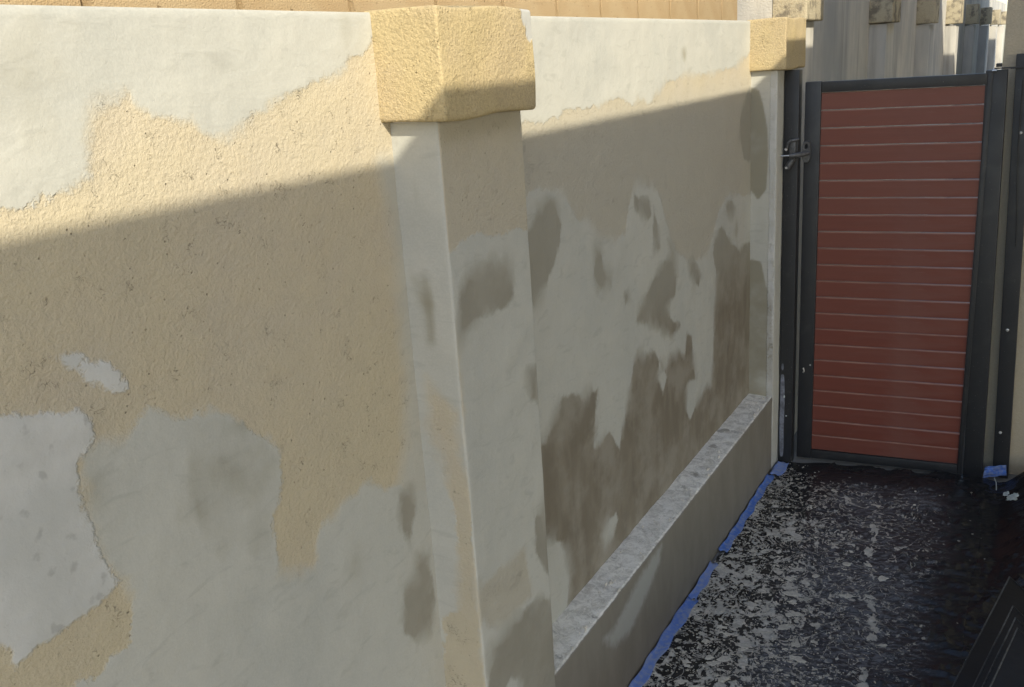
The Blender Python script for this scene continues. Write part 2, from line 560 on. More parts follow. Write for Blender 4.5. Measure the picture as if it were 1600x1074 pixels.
M_SMEAR = simple('dried_wash', (0.17, 0.18, 0.215), 0.8, var=0.35, scale=45, bump=0.001)
M_SCRAP = simple('pale_scrap', (0.55, 0.60, 0.58), 0.6, var=0.15, scale=60)
M_BOARD = simple('black_board', (0.005, 0.0055, 0.007), 0.5, var=0.3, scale=18, bump=0.001)
M_EDGE = simple('worn_board_edge', (0.07, 0.072, 0.07), 0.6, var=0.4, scale=60)

# ------------------------------------------------------------------ traced wear on the wall, metres (along wall, height)
LEFT_GREY = [[(0.374,1.925),(1.464,1.985),(1.437,1.857),(1.414,1.838),(1.391,1.830),(1.369,1.824),(1.340,1.810),(1.316,1.797),(1.266,1.791),(1.226,1.781),(1.186,1.768),(1.149,1.758),(1.104,1.741),(1.062,1.724),(1.036,1.721),(1.008,1.731),(0.983,1.752),(0.959,1.759),(0.936,1.763),(0.913,1.779),(0.901,1.792),(0.885,1.791),(0.860,1.786),(0.842,1.770),(0.831,1.747),(0.832,1.723),(0.833,1.699),(0.819,1.689),(0.790,1.681),(0.753,1.677),(0.719,1.675),(0.695,1.674),(0.310,1.688)],
 [(0.618,0.951),(0.648,1.055),(0.690,1.050),(0.739,1.072),(0.750,1.110),(0.747,1.153),(0.734,1.201),(0.728,1.243),(0.720,1.293),(0.722,1.328),(0.731,1.342),(0.748,1.353),(0.773,1.353),(0.793,1.354),(0.812,1.365),(0.833,1.367),(0.859,1.360),(0.881,1.344),(0.902,1.343),(0.937,1.334),(0.972,1.318),(1.014,1.295),(1.023,1.270),(1.053,1.242),(1.072,1.209),(1.069,1.172),(1.055,1.138),(1.035,1.113),(1.036,1.066),(1.038,1.011),(1.074,0.997),(1.114,0.989),(1.127,1.032),(1.142,1.049),(1.185,1.043),(1.197,1.060),(1.242,1.059),(1.282,1.067),(1.326,1.034),(1.376,1.018),(1.538,0.946),(1.486,0.261)]]
LEFT_SOFT = [[(1.417,1.647),(1.512,1.636),(1.484,0.912),(1.363,0.983),(1.407,1.088),(1.428,1.214),(1.433,1.343),(1.434,1.443),(1.434,1.540)]]
LEFT_PALE = [[(0.359,1.548),(0.638,1.435),(0.658,1.431),(0.678,1.428),(0.711,1.416),(0.741,1.408),(0.756,1.391),(0.754,1.369),(0.739,1.357),(0.724,1.345),(0.718,1.326),(0.718,1.285),(0.723,1.240),(0.729,1.204),(0.746,1.154),(0.706,1.144),(0.666,1.139),(0.619,1.135),(0.584,1.125),(0.585,1.144),(0.574,1.164),(0.320,1.400)],
 [(0.720,1.488),(0.735,1.484),(0.753,1.482),(0.769,1.467),(0.788,1.464),(0.801,1.444),(0.807,1.440),(0.822,1.413),(0.811,1.409),(0.797,1.415),(0.783,1.420),(0.771,1.434),(0.759,1.443),(0.746,1.460),(0.736,1.467)]]
LEFT_DAMP = [[(1.374,1.006),(1.409,0.993),(1.412,0.946),(1.387,0.886),(1.366,0.933)],
 [(1.408,0.849),(1.441,0.828),(1.453,0.723),(1.430,0.651),(1.384,0.664),(1.340,0.715),(1.355,0.802),(1.392,0.810)]]
LEFT_TINT = [(0.750,1.806,0.086,0.065,0.30),(1.069,1.821,0.045,0.032,0.30),(1.364,1.873,0.032,0.041,0.34),(0.991,1.217,0.054,0.070,0.28),(1.007,1.292,0.043,0.016,0.20),(0.739,1.293,0.028,0.065,0.35),(0.818,1.885,0.043,0.019,0.15),(0.670,1.500,0.065,0.065,0.35),(1.228,0.927,0.032,0.065,0.20),(1.396,1.199,0.027,0.097,0.25),(0.887,1.216,0.065,0.075,0.12),(0.968,1.861,0.022,0.013,0.15),(0.709,1.369,0.065,0.032,0.30),(0.678,1.390,0.043,0.032,0.25)]
LEFT_OVER = [[(0.885,1.348),(0.913,1.339),(0.960,1.325),(1.014,1.295),(1.053,1.242),(1.071,1.206),(1.062,1.158),(1.035,1.113),(1.036,1.066),(0.987,1.056),(0.955,1.094),(0.917,1.085),(0.889,1.120),(0.887,1.185),(0.878,1.241),(0.892,1.285),(0.883,1.319)]]
P1L_TAN = [[(0.025,1.219),(0.059,1.183),(0.088,1.147),(0.098,1.094),(0.106,0.971),(0.106,0.856),(0.108,0.646),(0.084,0.312),(-0.027,0.271),(0.009,0.666),(0.052,0.724),(0.064,0.847),(0.060,0.962),(0.045,1.045),(0.019,1.124)]]
P1L_DAMP = [[(0.011,1.425),(0.053,1.433),(0.074,1.391),(0.060,1.288),(0.022,1.259),(0.010,1.310)]]
P1L_TINT = [(0.044,1.584,0.013,0.065,0.35),(0.049,1.339,0.015,0.075,0.50),(0.015,1.462,0.011,0.065,0.20),(0.016,0.604,0.065,0.065,0.25)]
P1F_GREY = [[(1.437,1.471),(1.469,1.470),(1.505,1.484),(1.551,1.483),(1.598,1.476),(1.701,1.470),(1.841,1.442),(1.853,0.008),(1.387,0.378),(1.472,0.685),(1.493,0.649),(1.588,0.631),(1.685,0.624),(1.679,0.677),(1.665,0.758),(1.577,0.757),(1.483,0.762),(1.446,0.775),(1.464,1.214)]]
P1F_DAMP = [[(1.486,1.393),(1.530,1.420),(1.591,1.424),(1.667,1.417),(1.694,1.377),(1.696,1.329),(1.640,1.319),(1.564,1.328),(1.514,1.316),(1.472,1.302)],
 [(1.448,0.330),(1.477,0.556),(1.498,0.606),(1.557,0.609),(1.612,0.607),(1.668,0.617),(1.708,0.609),(1.747,0.579),(1.904,0.489),(1.853,0.008),(1.580,0.225),(1.607,0.428),(1.568,0.478),(1.538,0.475),(1.506,0.283)],
 [(1.730,1.164),(1.781,1.145),(1.768,1.072),(1.733,1.084)],
 [(1.719,0.808),(1.761,0.809),(1.806,0.698),(1.795,0.598),(1.744,0.671),(1.708,0.720)]]
P1F_TINT = [(1.610,1.562,0.050,0.075,0.20),(1.628,1.131,0.037,0.075,0.12),(1.482,1.018,0.025,0.113,0.15),(1.572,0.920,0.037,0.050,0.10)]
RIGHT_GREY = [[(1.933,2.010),(4.792,2.166),(4.833,1.797),(3.927,1.798),(3.791,1.765),(3.662,1.733),(3.350,1.722),(3.020,1.725),(2.902,1.711),(2.763,1.662),(2.612,1.672),(2.521,1.691),(2.476,1.689),(2.389,1.670),(2.288,1.669),(2.178,1.684),(2.157,1.663),(2.071,1.662),(1.968,1.659),(1.857,1.666)],
 [(1.836,1.515),(1.964,1.501),(2.036,1.509),(2.148,1.487),(2.218,1.409),(2.310,1.372),(2.378,1.323),(2.464,1.292),(2.546,1.306),(2.580,1.378),(2.634,1.435),(2.763,1.417),(2.838,1.363),(2.891,1.268),(2.936,1.201),(3.015,1.141),(3.119,1.099),(3.296,1.083),(3.357,1.138),(3.420,1.196),(3.483,1.243),(3.582,1.270),(3.803,1.227),(4.915,1.061),(5.285,-2.261),(1.645,0.134)]]
RIGHT_TANSPOT = [[(2.879,1.703),(3.020,1.725),(3.350,1.729),(3.704,1.743),(3.852,1.835),(4.022,1.833),(4.030,1.632),(3.278,1.650),(2.685,1.652)]]
RIGHT_DAMP = [[(2.018,1.461),(2.061,1.473),(2.111,1.469),(2.128,1.430),(2.144,1.401),(2.127,1.357),(2.077,1.307),(2.037,1.269),(1.991,1.240),(1.970,1.233),(1.936,1.235),(1.921,1.322),(1.940,1.418)],
 [(2.331,1.310),(2.364,1.289),(2.387,1.240),(2.430,1.208),(2.436,1.172),(2.381,1.179),(2.338,1.195),(2.319,1.233)],
 [(2.621,1.402),(2.652,1.390),(2.694,1.395),(2.736,1.369),(2.755,1.326),(2.733,1.317),(2.659,1.342),(2.619,1.372)],
 [(2.779,1.346),(2.809,1.275),(2.822,1.205),(2.771,1.207),(2.764,1.283)],
 [(2.890,1.226),(2.962,1.177),(2.979,1.084),(2.960,1.016),(2.878,1.001),(2.901,0.950),(3.003,0.903),(2.923,0.884),(2.779,0.956),(2.604,1.021),(2.650,1.059),(2.730,1.106),(2.814,1.147),(2.924,1.167)],
 [(3.387,1.132),(3.484,1.159),(3.604,1.070),(3.713,1.028),(3.808,1.031),(4.054,0.983),(4.137,0.120),(2.847,0.379),(3.013,0.461),(3.130,0.528),(3.284,0.583),(3.342,0.569),(3.366,0.647),(3.378,0.852),(3.418,0.986),(3.361,1.078)],
 [(3.518,1.239),(3.603,1.240),(3.656,1.196),(3.621,1.171),(3.545,1.189)],
 [(2.511,1.142),(2.550,1.137),(2.568,1.096),(2.527,1.090)],
 [(3.718,1.534),(3.800,1.620),(3.885,1.653),(3.990,1.648),(4.002,1.339),(3.849,1.357),(3.777,1.374),(3.714,1.474)],
 [(2.047,0.919),(2.096,0.955),(2.154,0.949),(2.211,0.918),(2.274,0.916),(2.307,0.900),(2.287,0.782),(2.270,0.745),(2.323,0.738),(2.379,0.744),(2.450,0.663),(2.486,0.736),(2.536,0.801),(2.579,0.891),(2.612,0.918),(2.675,0.887),(2.742,0.888),(2.797,0.834),(2.842,0.786),(2.906,0.822),(2.994,0.802),(3.047,0.777),(3.070,0.846),(3.124,0.830),(3.148,0.658),(3.063,0.666),(3.060,0.570),(3.093,0.520),(3.181,0.551),(3.303,0.586),(3.371,0.295),(2.373,0.226),(2.104,0.296),(2.052,0.347),(2.085,0.429),(2.063,0.517),(2.022,0.571),(1.973,0.601),(1.910,0.619),(1.934,0.875),(1.983,0.873),(2.023,0.901)],
 [(3.092,1.110),(3.161,1.100),(3.232,1.028),(3.202,0.996),(3.117,1.053)]]
RIGHT_TINT = [(3.072,1.793,0.028,0.031,0.50),(3.799,1.422,0.028,0.100,0.40),(2.716,1.342,0.050,0.057,0.35),(2.368,1.220,0.060,0.071,0.15),(3.669,1.110,0.040,0.057,0.40),(3.157,0.973,0.040,0.071,0.35),(2.137,0.601,0.040,0.071,0.30),(2.112,1.425,0.050,0.043,0.20),(3.791,1.753,0.016,0.057,0.40),(3.583,0.973,0.050,0.114,0.30),(2.863,0.958,0.080,0.086,0.30)]
RIGHT_ISLE = [[(2.288,0.450),(2.336,0.464),(2.404,0.474),(2.421,0.440),(2.379,0.411),(2.316,0.400)],
 [(2.797,0.844),(2.865,0.756),(2.826,0.719),(2.782,0.783)]]
P2L_DAMP = [[(-0.009,1.654),(0.035,1.637),(0.069,1.488),(0.074,1.402),(0.064,1.241),(0.032,1.200),(-0.006,1.241)],
 [(-0.029,0.939),(0.010,0.952),(0.049,0.942),(0.072,0.842),(0.094,0.787),(0.125,0.260),(-0.025,0.240)]]
P2L_TINT = [(0.034,1.154,0.035,0.100,0.20),(0.070,0.403,0.050,0.050,-0.30)]
PLINTH_GREY = [[(2.131,0.256),(2.327,0.310),(2.517,0.330),(2.497,0.273),(2.373,0.218),(2.242,0.176),(2.126,0.206),(2.065,0.266)]]
CAP1_GREY = [[(1.728,1.909),(1.859,1.912),(1.852,1.850),(1.772,1.844),(1.755,1.837),(1.742,1.862),(1.730,1.886)]]

A = 0.105          # how far piers and plinth stand out of the panels
PW = 0.313         # pier width
Y1, Y2 = 1.461, 3.873
TOP = 1.90
LED = 0.347

def no_attrs(n, **kw):
    d = {k: np.full(n, -1.0) for k in ('plaster', 'softgrey', 'pale', 'damp')}
    d['tint'] = np.zeros(n)
    d['fade'] = np.zeros(n)
    d['drying'] = np.full(n, 0.65)
    d.update(kw)
    return d

# ================================================================== LARGE STRUCTURE
def build_ground():
    S = 60
    me = mesh_np('ground', [(-S, -S, 0), (S, -S, 0), (S, S, 0), (-S, S, 0)], [(0, 1, 2, 3)], smooth=False)
    o = obj('ground', me, M_GROUND)
    o['kind'] = 'structure'
    o['label'] = 'rough grey concrete ground of the side passage'
build_ground()

# ---- the plastered boundary wall
WALL = thing('boundary_wall', 'patched plaster boundary wall with piers and recessed panels along the passage', 'wall', (0, 1.6, 0))
WO = (0, 1.6, 0)

def wall_panel(y0, y1, step, attr_fn):
    ys = np.arange(y0, y1 + step * 0.5, step); ys[-1] = y1
    zs = np.arange(0, TOP + step * 0.5, step); zs[-1] = TOP
    Yg, Zg = np.meshgrid(ys, zs, indexing='ij')
    y = Yg.ravel(); z = Zg.ravel()
    at = attr_fn(y, z)
    x = 0.0013 * wob(0 * y, y, z, 1.0) + 0.0006 * wob(0 * y, y, z, 3.1)
    nz = (fbm(y, z, 30, 5, 3) - 0.5) * 0.02
    x = x + 0.0014 * sstep(-0.006, 0.010, at['pale'] + nz) + 0.0006 * sstep(-0.006, 0.010, at['plaster'] + nz)
    x[z > TOP - 1e-4] -= 0.002
    V = np.stack([x, y, z], 1)
    F = grid_faces(len(ys), len(zs))
    n = len(V)
    T = 0.15
    ex = [(-0.006, y0, TOP), (-0.006, y1, TOP), (-T, y0, TOP), (-T, y1, TOP), (-T, y0, 0), (-T, y1, 0)]
    a, b = n, n + 1
    nv = len(zs)
    top = [i * nv + nv - 1 for i in range(len(ys))]
    F = F + [tuple(top + [n + 3, n + 2])]
    F += [(n + 2, n + 3, n + 5, n + 4)]
    F += [tuple([n + 4] + list(range(nv)) + [n + 2])]
    F += [tuple([n + 2 + 1] + [(len(ys) - 1) * nv + k for k in range(nv - 1, -1, -1)] + [n + 5])]
    V = np.concatenate([V, np.array(ex)])
    at = {k: np.concatenate([v, np.full(6, -1.0 if k not in ('tint', 'drying', 'fade') else 0.0)]) for k, v in at.items()}
    at['plaster'][n:] = 0.2
    me = mesh_np('wall_panel', V, F, at, angle=40, origin=WO)
    return obj('wall_panel', me, M_WALL, WALL)

def at_left(y, z):
    return no_attrs(len(y), plaster=sdf(LEFT_GREY, y, z), softgrey=sdf(LEFT_SOFT, y, z), pale=sdf(LEFT_PALE, y, z),
                    damp=sdf(LEFT_DAMP, y, z), tint=blobs(LEFT_TINT, y, z) + 0.24 * sstep(-0.004, 0.010, sdf(LEFT_OVER, y, z)))

def at_right(y, z):
    g = sdf(RIGHT_GREY, y, z)
    d = sdf(RIGHT_DAMP, y, z)
    d = np.minimum(d, -sdf(RIGHT_ISLE, y, z))
    return no_attrs(len(y), plaster=g, damp=d, tint=blobs(RIGHT_TINT, y, z), drying=0.85 * sstep(0.78, 1.15, z), fade=0.95 * sstep(1.78, 1.56, z))

wall_panel(-2.2, Y1 + 0.01, 0.0085, at_left)
wall_panel(Y1 + PW - 0.01, Y2 + 0.01, 0.0085, at_right)

def perimeter(y0, y1, depth, r, step=0.007, back=-0.02):
    """path round an attached pier: along its near side, its front, its far side"""
    P = []
    for x in np.arange(back, depth - r, step): P.append((x, y0, 0))
    for a in np.linspace(0, math.pi / 2, 6): P.append((depth - r + r * math.sin(a), y0 + r - r * math.cos(a), 0 if a < 0.79 else 1))
    for y in np.arange(y0 + r + step, y1 - r, step): P.append((depth, y, 1))
    for a in np.linspace(0, math.pi / 2, 6): P.append((depth - r + r * math.cos(a), y1 - r + r * math.sin(a), 1 if a < 0.79 else 2))
    for x in np.arange(depth - r - step, back - step, -step): P.append((x, y1, 2))
    return P

def pier(y0, z1, left_fn, front_fn, mat, parent, origin, name='pier', zstep=0.01, step=0.007, z0=0.0):
    P = perimeter(y0, y0 + PW, A, 0.006, step)
    zs = np.arange(z0, z1 + zstep * 0.5, zstep); zs[-1] = z1
    U = np.array(P)
    nu, nv = len(P), len(zs)
    X = np.repeat(U[:, 0], nv); Yv = np.repeat(U[:, 1], nv); S = np.repeat(U[:, 2], nv); Z = np.tile(zs, nu)
    at = no_attrs(nu * nv)
    for side, fn in ((0, left_fn), (1, front_fn)):
        k = S == side
        if fn is not None and k.any():
            r = fn(X[k], Yv[k], Z[k])
            for q, val in r.items():
                at[q][k] = val
    w = wob(X * 0.3, Yv * 0.3, Z, 1.0) * 0.0016 + wob(X, Yv, Z, 3.7) * 0.0006
    cy = y0 + PW / 2
    Xn = X + w * (X > 0.003)
    Yn = Yv + w * np.sign(Yv - cy) * (np.abs(Yv - cy) > PW / 2 - 0.004)
    me = mesh_np(name, np.stack([Xn, Yn, Z], 1), grid_faces(nu, nv), at, angle=60, origin=origin)
    return obj(name, me, mat, parent)

def p1_left(x, y, z):
    return dict(plaster=-sdf(P1L_TAN, x, z), damp=np.full(len(x), -1.0), tint=0.8 * blobs(P1L_TINT, x, z) + 0.30 * sstep(-0.01, 0.02, sdf(P1L_DAMP, x, z)) - 0.05,
                fade=0.30 * np.ones(len(x)))

def p1_front(x, y, z):
    return dict(fade=0.5 + 0.35 * sstep(1.1, 0.8, z), plaster=sdf(P1F_GREY, y, z), damp=sdf(P1F_DAMP, y, z), tint=blobs(P1F_TINT, y, z))

def p2_left(x, y, z):
    return dict(plaster=np.full(len(x), 0.06), damp=np.full(len(x), -1.0), tint=blobs(P2L_TINT, x, z) + 0.75 * sstep(-0.006, 0.008, sdf(P2L_DAMP, x, z)),
                pale=np.where(x > 0.075, 0.01, -0.01) - 0.006)

def p2_front(x, y, z):
    return dict(plaster=np.full(len(x), 0.05))

def cap(y0, z0, z1, depth, mat, parent, origin, name='cap', near=0.027, far=0.0, step=0.008, grey=None, width=PW):
    ya, yb = y0 - near, y0 + width + far
    P = np.array(perimeter(ya, yb, depth, 0.0045, step, back=-0.012))
    rows = [(z0, 0.012), (z0, 0.004), (z0 + 0.002, 0.0015), (z0 + 0.006, 0.0)]
    rows += [(z, 0.0) for z in np.arange(z0 + 0.014, z1 - 0.012, step)]
    rows += [(z1 - 0.006, 0.0), (z1 - 0.002, 0.001), (z1 - 0.0003, 0.004), (z1, 0.012)]
    nv, nu = len(rows), len(P)
    cy = (ya + yb) / 2; hw = (yb - ya) / 2
    V = []
    for (x, y, s) in P:
        for (z, ins) in rows:
            kx = 1 - ins / depth; ky = 1 - ins / hw
            xx = x * kx if x > 0 else x
            yy = cy + (y - cy) * ky
            g = 0.0010 * math.sin(19 * z + 13 * y + 7 * x) + 0.0007 * math.sin(41 * y - 33 * z)
            V.append((xx + g * (x > 0.02), yy + 0.6 * g * (1 if y > cy else -1), z + (0.0025 * math.sin(23 * y + 11 * x) if ins < 0.02 else 0)))
    V = np.array(V)
    F = grid_faces(nu, nv)
    F.append(tuple(i * nv + nv - 1 for i in range(nu)))
    F.append(tuple(i * nv for i in range(nu))[::-1])
    pl = np.full(len(V), -1.0)
    if grey is not None:
        k = V[:, 0] > depth - 0.02
        pl[k] = sdf(grey, V[k, 1], V[k, 2])
    me = mesh_np(name, V, F, {'plaster': pl}, angle=55, origin=origin)
    return obj(name, me, mat, parent)

pa = pier(Y1, 1.709, p1_left, p1_front, M_WALL, WALL, WO)
cap(Y1, 1.709, 1.901, 0.140, M_CAP, pa, WO, grey=CAP1_GREY)
pb = pier(Y2, 1.707, p2_left, p2_front, M_WALL, WALL, WO)
cap(Y2, 1.707, 1.902, 0.140, M_CAP, pb, WO, near=0.022)

def plinth(y0, y1, grey):
    prof = []
    for x in np.arange(-0.004, A - 0.008, 0.009): prof.append((x, LED + 0.004 * (1 - x / A), 1.0))
    for a in np.linspace(0, math.pi / 2, 5): prof.append((A - 0.0105 + 0.008 * math.sin(a), LED - 0.008 + 0.008 * math.cos(a), 1.0 - a / (math.pi / 2)))
    for z in np.arange(LED - 0.02, -0.011, -0.012): prof.append((A - 0.0025, z, 0.0))
    U = np.array(prof)
    ys = np.arange(y0, y1 + 0.005, 0.011); ys[-1] = y1
    nu, nv = len(ys), len(U)
    Yv = np.repeat(ys, nv); X = np.tile(U[:, 0], nu); Z = np.tile(U[:, 1], nu); T = np.tile(U[:, 2], nu)
    w = wob(0 * Yv, Yv, Z * 0.2, 1.3) * 0.0018 + wob(Yv * 0.2, Yv, Z * 0.3, 4.0) * 0.0010
    on_edge = np.clip(T, 0, 1)
    Xn = X + np.minimum(w, 0.0015) * (X > 0.05)
    Zn = Z + (w * 1.5 + 0.002 * (fbm(Yv, X, 40, 3, 3) - 0.5) * 2) * (T > 0.4)
    pl = sdf(grey, Yv, Z) if grey else np.full(len(Yv), -1.0)
    pl[T > 0.5] = -0.2
    V = np.stack([Xn, Yv, Zn], 1)
    me = mesh_np('plinth', V, grid_faces(nu, nv), {'top': T, 'plaster': pl}, angle=70, origin=WO)
    return obj('plinth', me, M_LEDGE, WALL)

plinth(Y1 + PW - 0.004, Y2 + 0.004, PLINTH_GREY)
plinth(-2.2, Y1 + 0.004, None)

# ---- wall of weathered concrete that carries on beyond the gate
FAR = thing('weathered_wall', 'taller weathered concrete wall with capped piers carrying on beyond the red gate', 'wall', (0, 4.2, 0))
FO = (0, 4.2, 0)
FTOP = 2.35
fys = [4.192, 6.585, 8.90, 11.30, 13.72, 16.31, 18.75, 21.2]
for i, fy in enumerate(fys):
    nxt = fys[i + 1] if i + 1 < len(fys) else fy + 2.4
    me = box_mesh('wall_panel', -0.15, 0.0, fy + (0.002 if i else 0.0), nxt - 0.002, 0, FTOP if i else 2.10, origin=FO)
    obj('wall_panel', me, M_WEATHER, FAR)
    me = box_mesh('pier', -0.02, A, fy, fy + PW, 0, 1.893, 0.008, origin=FO)
    pr = obj('pier', me, M_WEATHER, FAR)
    zc = 1.893 + 0.004 * i
    me = box_mesh('cap', -0.012, 0.140, fy - (0.022 if i else 0.0), fy + PW + 0.02, zc, zc + (0.24 if i else 0.209), 0.010, 3, origin=FO)
    me.attributes.new('plaster', 'FLOAT', 'POINT').data.foreach_set('value', [-1.0] * len(me.vertices))
    obj('cap', me, M_CAP_OLD, pr)

# ---- neighbour's block wall behind, in full sun
BX = -0.50
BW = thing('block_wall', 'sunlit tan block wall with upright joints rising behind the plastered wall', 'wall', (BX, 3.0, 0))
BO = (BX, 3.0, 0)
obj('wall_core', box_mesh('wall_core', BX - 0.2, BX - 0.045, -1.2, 7.6, 0, 2.72, origin=BO), M_MORTAR, BW)
BP, BH = 0.3855, 0.193
bm_full = box_mesh('block', -0.10, 0.0, -(BP - 0.021) / 2, (BP - 0.021) / 2, -(BH - 0.012) / 2, (BH - 0.012) / 2, 0.0025, 1)
bm_half = box_mesh('block', -0.10, 0.0, -(BP / 2 - 0.021) / 2, (BP / 2 - 0.021) / 2, -(BH - 0.012) / 2, (BH - 0.012) / 2, 0.0025, 1)
for row in range(5):
    z = 1.83 + BH * row
    for k in range(-6, 10):
        y = 1.829 + BP * k + (BP / 2) * (row % 2 == 1)
        if row % 2 == 0:
            yc = y + BP / 2
        else:
            yc = y + BP / 2
        if yc < -0.95 or yc > 5.2 and row < 4:
            pass
        o = bpy.data.objects.new('block', bm_full)
        if not bm_full.materials: bm_full.materials.append(M_BLOCK)
        C.objects.link(o)
        o.parent = BW
        o.location = (random.uniform(-0.003, 0.003) - 0.0, yc - BO[1], z)
        o.rotation_euler = (random.uniform(-0.004, 0.004), 0, random.uniform(-0.006, 0.006))

# ---- houses on the sunny side, with added unseen slabs shaped to shade the passage
HOUSE = thing('house', 'cream rendered house wall behind the black post at the right edge of the photo', 'house', (2.2, 2.0, 0))
HO = (2.2, 2.0, 0)
rf = obj('shade_roof', box_mesh('shade_roof', 1.5, 8.0, -1.7, 2.70, 2.843, 2.99, origin=HO), M_HOUSE, HOUSE)  # unseen open-sided slab, added to cast the shadow line along the wall
obj('shade_step', box_mesh('shade_step', 1.5, 8.0, 2.703, 3.297, 2.843, 3.045, origin=HO), M_HOUSE, HOUSE)  # unseen raised slab, added to step the shadow up at the second cap
for (px, py) in ((2.1, -1.5), (7.8, -1.5), (7.8, 1.0)):
    obj('shade_post', box_mesh('shade_post', px, px + 0.12, py, py + 0.12, 0, 2.84, 0.004, origin=HO), M_HOUSE, HOUSE)  # added props under the unseen shading slab, sides left open for skylight
obj('tall_shade_slab', box_mesh('tall_shade_slab', 1.5, 9.0, 3.30, 9.3, 2.90, 3.72, origin=HO), M_HOUSE, HOUSE)  # unseen deep slab, shaped to shade the wall beyond the gate
for (px, py) in ((2.0, 8.7), (8.7, 8.7), (8.7, 3.3)):
    obj('shade_post', box_mesh('shade_post', px, px + 0.14, py, py + 0.14, 0, 2.897, 0.004, origin=HO), M_HOUSE, HOUSE)  # added props under the taller unseen slab
obj('return_wall', box_mesh('return_wall', 0.874, 1.897, 4.185, 4.40, 0, 2.3, 0.006, origin=HO), M_HOUSE, HOUSE)

H2 = thing('house', 'next cream house beyond, shading the far stretch of the wall', 'house', (2.2, 12.5, 0))
obj('wall', box_mesh('wall', 1.5, 7.0, 10.85, 16.75, 0, 3.7, origin=(2.2, 12.5, 0)), M_HOUSE, H2)
obj('roof', box_mesh('roof', 1.48, 7.1, 10.85, 16.75, 3.703, 3.8, origin=(2.2, 12.5, 0)), M_ROOF, H2)

# ================================================================== THE GATE
GA = math.atan2(0.049, 0.593)
GATE = thing('garden_gate', 'closed black metal gate with dark red horizontal slats at the end of the passage', 'gate', (0.177, 4.028, 0), GA)
ZB, ZT = 0.055, 1.609
GW = 0.676
ST = 0.0625
def gbox(name, x0, x1, z0, z1, d0=0.0, d1=0.040, bev=0.0025, mat=None, parent=GATE):
    return obj(name, box_mesh(name, x0, x1, d0, d1, z0, z1, bev), mat or M_METAL, parent)
gbox('stile', 0, ST, 0.014, ZT + 0.043)
gbox('stile', GW - 0.018, GW, 0.014, ZT + 0.040)
gbox('top_rail', ST + 0.001, GW - 0.019, ZT, ZT + 0.041, 0.001, 0.039)
gbox('bottom_rail', ST + 0.001, GW - 0.019, 0.014, ZB - 0.001, 0.001, 0.039)
# slats, bevelled composite boards with an open joint between them
edges = [145, 171, 201, 230, 257, 283, 309, 336, 363, 388, 414, 440, 466, 491, 515, 540, 564, 588, 611, 634, 658, 680, 703]
NS = 22
pitch = (ZT - ZB) / NS
def slat_mesh():
    h = pitch - 0.0036
    L = GW - ST - 0.020
    prof = [(0.0085, 0.0), (0.0085, h - 0.0036), (0.0086, h - 0.0035), (0.0125, h), (0.022, h), (0.022, 0.0)]
    nx = 12
    V, F = [], []
    for i in range(nx + 1):
        x = ST + 0.001 + L * i / nx
        for (y, z) in prof:
            V.append((x, y + 0.0006 * math.sin(i * 1.1), z))
    m = len(prof)
    for i in range(nx):
        for k in range(m):
            a = i * m + k; b = i * m + (k + 1) % m
            F.append((a, b, b + m, a + m))
    F.append(tuple(range(m)))
    F.append(tuple(nx * m + k for k in range(m))[::-1])
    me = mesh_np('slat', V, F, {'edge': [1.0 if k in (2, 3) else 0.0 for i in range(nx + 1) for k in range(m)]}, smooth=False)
    bm = bmesh.new(); bm.from_mesh(me); bmesh.ops.recalc_face_normals(bm, faces=bm.faces[:]); bm.to_mesh(me); bm.free()
    me.materials.append(M_SLAT)
    return me
SM = slat_mesh()
for i in range(NS):
    o = bpy.data.objects.new('slat', SM)
    C.objects.link(o)
    o.parent = GATE
    o.location = (0, random.uniform(-0.0008, 0.0008), ZB + pitch * i + 0.0018)
    o.rotation_euler = (0, random.uniform(-0.0012, 0.0012), 0)

# latch on the gate stile
def ring_plate(name, w, h, t, hole_w, hole_h, hole_z, mat, parent, loc, rot=(0, 0, 0)):
    """rounded plate with an oval hole, facing -y"""
    n = 28
    def outer(a):
        c, s = math.cos(a), math.sin(a)
        p = 3.2
        k = (abs(c) ** p + abs(s) ** p) ** (-1 / p)
        return (w / 2 * c * k, h / 2 * s * k)
    V, F = [], []
    for ring in range(4):
        for k in range(n):
            a = 2 * math.pi * k / n
            ox, oz = outer(a)
            ix, iz = hole_w / 2 * math.cos(a), hole_z + hole_h / 2 * math.sin(a)
            if ring == 0: V.append((ix, 0.001, iz))
            if ring == 1: V.append((ox * 0.93, 0, oz * 0.95))
            if ring == 2: V.append((ox, t * 0.4, oz))
            if ring == 3: V.append((ox, t, oz))
    for ring in range(3):
        for k in range(n):
            k2 = (k + 1) % n
            F.append((ring * n + k, ring * n + k2, (ring + 1) * n + k2, (ring + 1) * n + k))
    base = len(V)
    for k in range(n):
        a = 2 * math.pi * k / n
        V.append((hole_w / 2 * math.cos(a), t, hole_z + hole_h / 2 * math.sin(a)))
    for k in range(n):
        k2 = (k + 1) % n
        F.append((k, base + k, base + k2, k2))
        F.append((3 * n + k, 3 * n + k2, base + k2, base + k))
    me = mesh_np(name, V, F, angle=35)
    bm = bmesh.new(); bm.from_mesh(me); bmesh.ops.recalc_face_normals(bm, faces=bm.faces[:]); bm.to_mesh(me); bm.free()
    o = obj(name, me, mat, parent)
    o.location = loc; o.rotation_euler = rot
    return o
lat = ring_plate('latch', 0.036, 0.088, 0.020, 0.014, 0.022, 0.022, M_LATCH, GATE, (0.012, -0.0205, 1.377))
